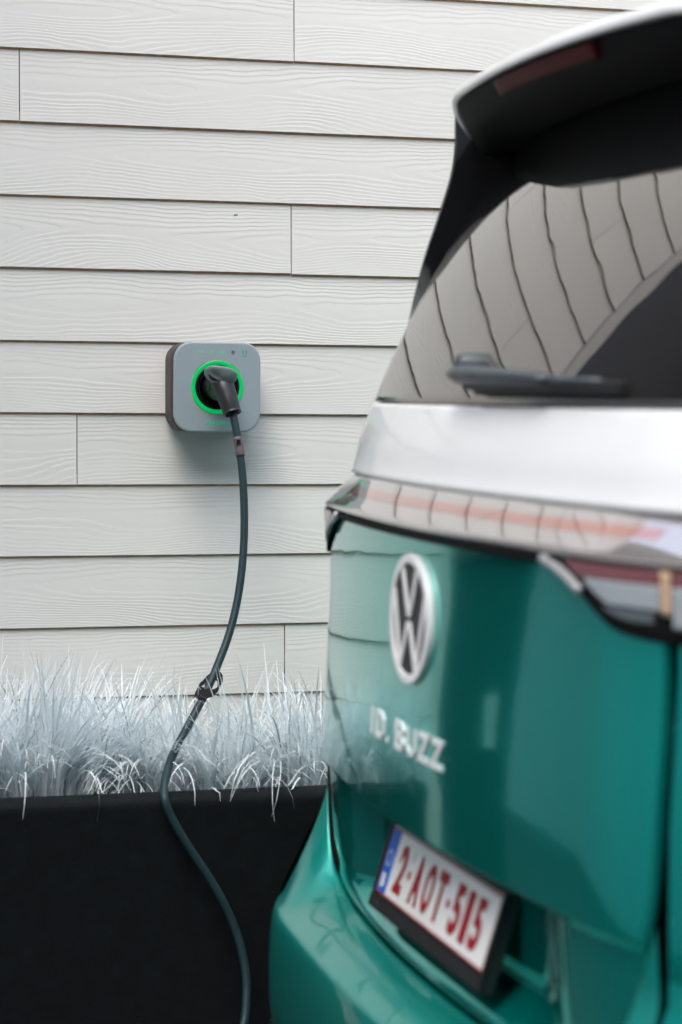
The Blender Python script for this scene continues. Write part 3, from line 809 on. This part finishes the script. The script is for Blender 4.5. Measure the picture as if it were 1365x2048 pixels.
full = [brow(-1, p, r) for p, r in list(zip(seam, ridge))[::-1]] + [brow(1, p, r) for p, r in list(zip(seam, ridge))[1:]]
grid(bm, full); nc = len(full[0]) - 1
for q_, f in enumerate(bm.faces):
    if q_ % nc < 2: f.material_index = 1       # the dark return inside the shut line
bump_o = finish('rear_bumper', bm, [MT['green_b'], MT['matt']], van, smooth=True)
bm = bmesh.new(); rows = [[S(s, .877 + bplan(s) + d, z) for s in lin(-.74, .74, 50)] for z, d in ((.282, .004), (.275, .0), (.20, .012), (.17, .05))]
grid(bm, rows); finish('lower_valance', bm, MT['black'], bump_o, smooth=True)
# body shell round the sides and the front
WT = [(.28, .97), (.6, 1.0), (1.2, 1.0), (1.4, .975), (1.6, .93), (1.8, .885), (1.86, .86), (1.9, .80), (1.93, .68), (1.94, .40)]
FT = [(.28, 5.45), (.6, 5.62), (.9, 5.62), (1.15, 5.50), (1.3, 5.30), (1.6, 4.85), (1.8, 4.5), (1.86, 4.3), (1.9, 4.05), (1.93, 3.6), (1.94, 3.2)]
BT = [(.28, .858), (.45, .852), (.50, .868), (.586, .912), (.647, .947), (.69, .961), (.8, .959), (.9, .958), (1.07, .9665), (1.20, .968), (1.25, .985), (1.258, 1.0), (1.32, 1.018), (1.385, 1.043), (1.46, 1.07), (1.53, 1.098), (1.60, 1.131), (1.67, 1.170), (1.75, 1.227), (1.83, 1.283), (1.86, 1.31), (1.9, 1.38), (1.93, 1.6), (1.94, 1.9)]
def outline(z, s0):
    w = smooth_tab(WT, z); X0 = lerp_tab(BT, z); xf = smooth_tab(FT, z); half = []
    for s in lin(s0, .80, 6): half.append((s*w, X0 + plan(s)))
    r = .36; sb, xb = half[-1][0], half[-1][1]
    for k in range(1, 13):
        a = R_(30 + 60*k/12)
        half.append((sb + w*r*(math.sin(a)-.5), xb + r*(math.cos(R_(30)) - math.cos(a))))
    W = half[-1][0]; xs_ = half[-1][1]; fr_ = .75
    for k in range(1, 9): half.append((W, xs_ + (xf - fr_ - xs_)*k/8))
    for k in range(1, 11):
        a = R_(90*k/10); half.append((W - W*.75*(1-math.cos(a)), xf - fr_ + fr_*math.sin(a)))
    half.append((0, xf + .03))
    return [S(s, x, z) for s, x in half] + [S(-s, x, z) for s, x in half[-2::-1]]
def shell(name, zs, s0, mat, par, closed=False):
    bm = bmesh.new(); grid(bm, [outline(z, s0) for z in zs], closed=closed)
    if closed: pass
    return finish(name, bm, mat, par, smooth=True)
shell('lower_body', [.28, .32, .40, .45, .48, .50, .52, .55, .586, .62, .647, .67, .69, .72, .76, .8, .85, .9, 1.0, 1.07, 1.15, 1.2, 1.235], .752, MT['green'], van)
shell('upper_body', [1.2585, 1.28, 1.32, 1.36, 1.385], .748, MT['white'], van)
shell('side_glazing', [1.386, 1.46, 1.53, 1.6, 1.67, 1.75, 1.80], .80, MT['gloss'], van)
# roof
bm = bmesh.new(); vv = grid(bm, [outline(z, .0001) for z in (1.86, 1.88, 1.90, 1.915, 1.93, 1.936, 1.94)])
bm.faces.new([v for v in vv[-1]])
roof = finish('roof', bm, MT['white'], van, smooth=True)
shell('roof_rail', [1.80, 1.83, 1.86], .80, MT['white'], van)
# roof spoiler: white upper blade, black underside, brake light
def sp_x(s): return 1.136 + .14*s*s + 1.6*max(0, abs(s)-.42)**2
def sp_z(s): return 1.897 - .03*s*s - .9*max(0, abs(s)-.42)**2
SS = lin(-.655, .655, 72)
bm = bmesh.new(); rows = []
for dx, dz in ((.010, .0005), (.001, .000), (0, .003), (.001, .012), (.008, .0185), (.03, .024), (.10, .034), (.22, .042), (.40, .046)):
    rows.append([S(s*(1 + .0*dx), sp_x(s) + dx, sp_z(s) + dz) for s in SS])
grid(bm, rows); spo = finish('roof_spoiler', bm, MT['white'], van, smooth=True)
bm = bmesh.new(); rows = []
for dx, dz in ((.002, -.0008), (.004, -.004), (.016, -.030), (.06, -.042), (.12, -.050), (.16, -.048)):
    rows.append([S(s, min(sp_x(s) + .010 + dx, 1.60), sp_z(s) + dz) for s in SS])
grid(bm, rows); und = finish('spoiler_underside', bm, MT['matt'], spo, smooth=True)
bm = bmesh.new(); rows = [[S(s, sp_x(s) + .010 + .004 + .012*t - .0025, sp_z(s) - .005 - .022*t) for s in lin(-.205, .205, 30)] for t in lin(0, 1, 4)]
grid(bm, rows); finish('brake_light', bm, MT['brake'], spo, smooth=True, solid=.003)
# black winglets down both sides of the glass
WX = [(1.47, 1.148), (1.529, 1.158), (1.636, 1.184), (1.717, 1.211), (1.788, 1.233), (1.84, 1.240), (1.875, 1.240)]
for sg in (1, -1):
    bm = bmesh.new(); rows = []
    for z in lin(1.44, 1.899, 28):
        si = smooth_tab(SG, z) - .004; xi = XU(si, z) + .004
        xo = min(smooth_tab(WX, z), XU(.66, z) + .004); so_ = .662
        row = [S(sg*si, xi, z)]
        for t in (.25, .5, .75, .92): row.append(S(sg*(si + (so_-si)*t), xi + (xo-xi)*(t**.8), z))
        row += [S(sg*so_, xo, z), S(sg*(so_+.006), xo + .008, z), S(sg*(so_ + .03), xo + .08, z), S(sg*(so_ + .06), xo + .22, z), S(sg*(so_ + .07), xo + .45, z)]
        rows.append(row)
    grid(bm, rows); finish('spoiler_winglet', bm, MT['gloss'], spo, smooth=True)

# rear wiper
def WP(s, z, off): return S(s, XU(s, z) - off, z)
bm = bmesh.new()
prof = [(.030, 1.424, .020, .005), (.020, 1.426, .032, .014), (-.02, 1.4265, .038, .0165), (-.10, 1.4255, .038, .0155), (-.20, 1.4235, .036, .0135), (-.305, 1.421, .032, .011), (-.335, 1.4195, .029, .006)]
rows = []
for s, z, off, hh in prof:
    c = WP(s, z, off)
    rows.append([c + Vector((.020, 0, -hh*.9)), c + Vector((.004, 0, -hh*.8)), c + Vector((-.010, 0, -hh*.1)), c + Vector((-.008, 0, hh*.55)), c + Vector((.004, 0, hh*.9)), c + Vector((.020, 0, hh*.6))])
vv = grid(bm, rows, closed=True); bm.faces.new(vv[0]); bm.faces.new(vv[-1][::-1])
wa = finish('wiper_arm', bm, MT['wip'], van, smooth=True)
bm = bmesh.new(); lathe(bm, [(.019, .03), (.018, -.010), (.013, -.017), (.001, -.018)], WP(-.005, 1.441, .024), (1, 0, 0), 24); finish('wiper_pivot', bm, MT['wip'], wa, smooth=True)
bm = bmesh.new(); rows = []
for s, z in ((.0, 1.412), (-.15, 1.411), (-.33, 1.409), (-.50, 1.4075), (-.525, 1.4075)):
    c = WP(s, z, .008); rows.append([c + Vector((.006, 0, -.006)), c + Vector((-.006, 0, -.007)), c + Vector((-.008, 0, .007)), c + Vector((.006, 0, .009))])
vv = grid(bm, rows, closed=True); bm.faces.new(vv[0]); bm.faces.new(vv[-1][::-1]); finish('wiper_blade', bm, MT['black'], wa)
bm = bmesh.new(); tube(bm, [WP(-.30, 1.4215, .026), WP(-.40, 1.4185, .022), WP(-.475, 1.416, .018)], .0052, 10); finish('wiper_rod', bm, MT['wip'], wa, smooth=True)

# wheels
for x in (1.95, 4.90):
    for sg in (1, -1):
        w = empty('wheel'); w.parent = van; w.location = Vector((x, YC + sg*.84, .35)) - wloc(van)
        bm = bmesh.new(); lathe(bm, [(.24, -.115), (.33, -.118), (.352, -.10), (.356, 0), (.352, .10), (.33, .118), (.24, .115)], (x, YC + sg*.84, .356), (0, 1, 0), 48); finish('tyre', bm, MT['rubber'], w, smooth=True)
        bm = bmesh.new(); lathe(bm, [(.245, -.112), (.235, -.09), (.10, -.10), (.06, -.115), (.001, -.115)] if sg < 0 else [(.245, .112), (.235, .09), (.10, .10), (.06, .115), (.001, .115)], (x, YC + sg*.84, .356), (0, 1, 0), 40); finish('rim', bm, MT['alloy'], w, smooth=True)
        bm = bmesh.new(); lathe(bm, [(.395, .10), (.40, .16), (.37, .161)] if sg > 0 else [(.395, -.10), (.40, -.16), (.37, -.161)], (x, YC + sg*.84, .356), (0, 1, 0), 48); finish('wheel_arch', bm, MT['black'], van, smooth=True)
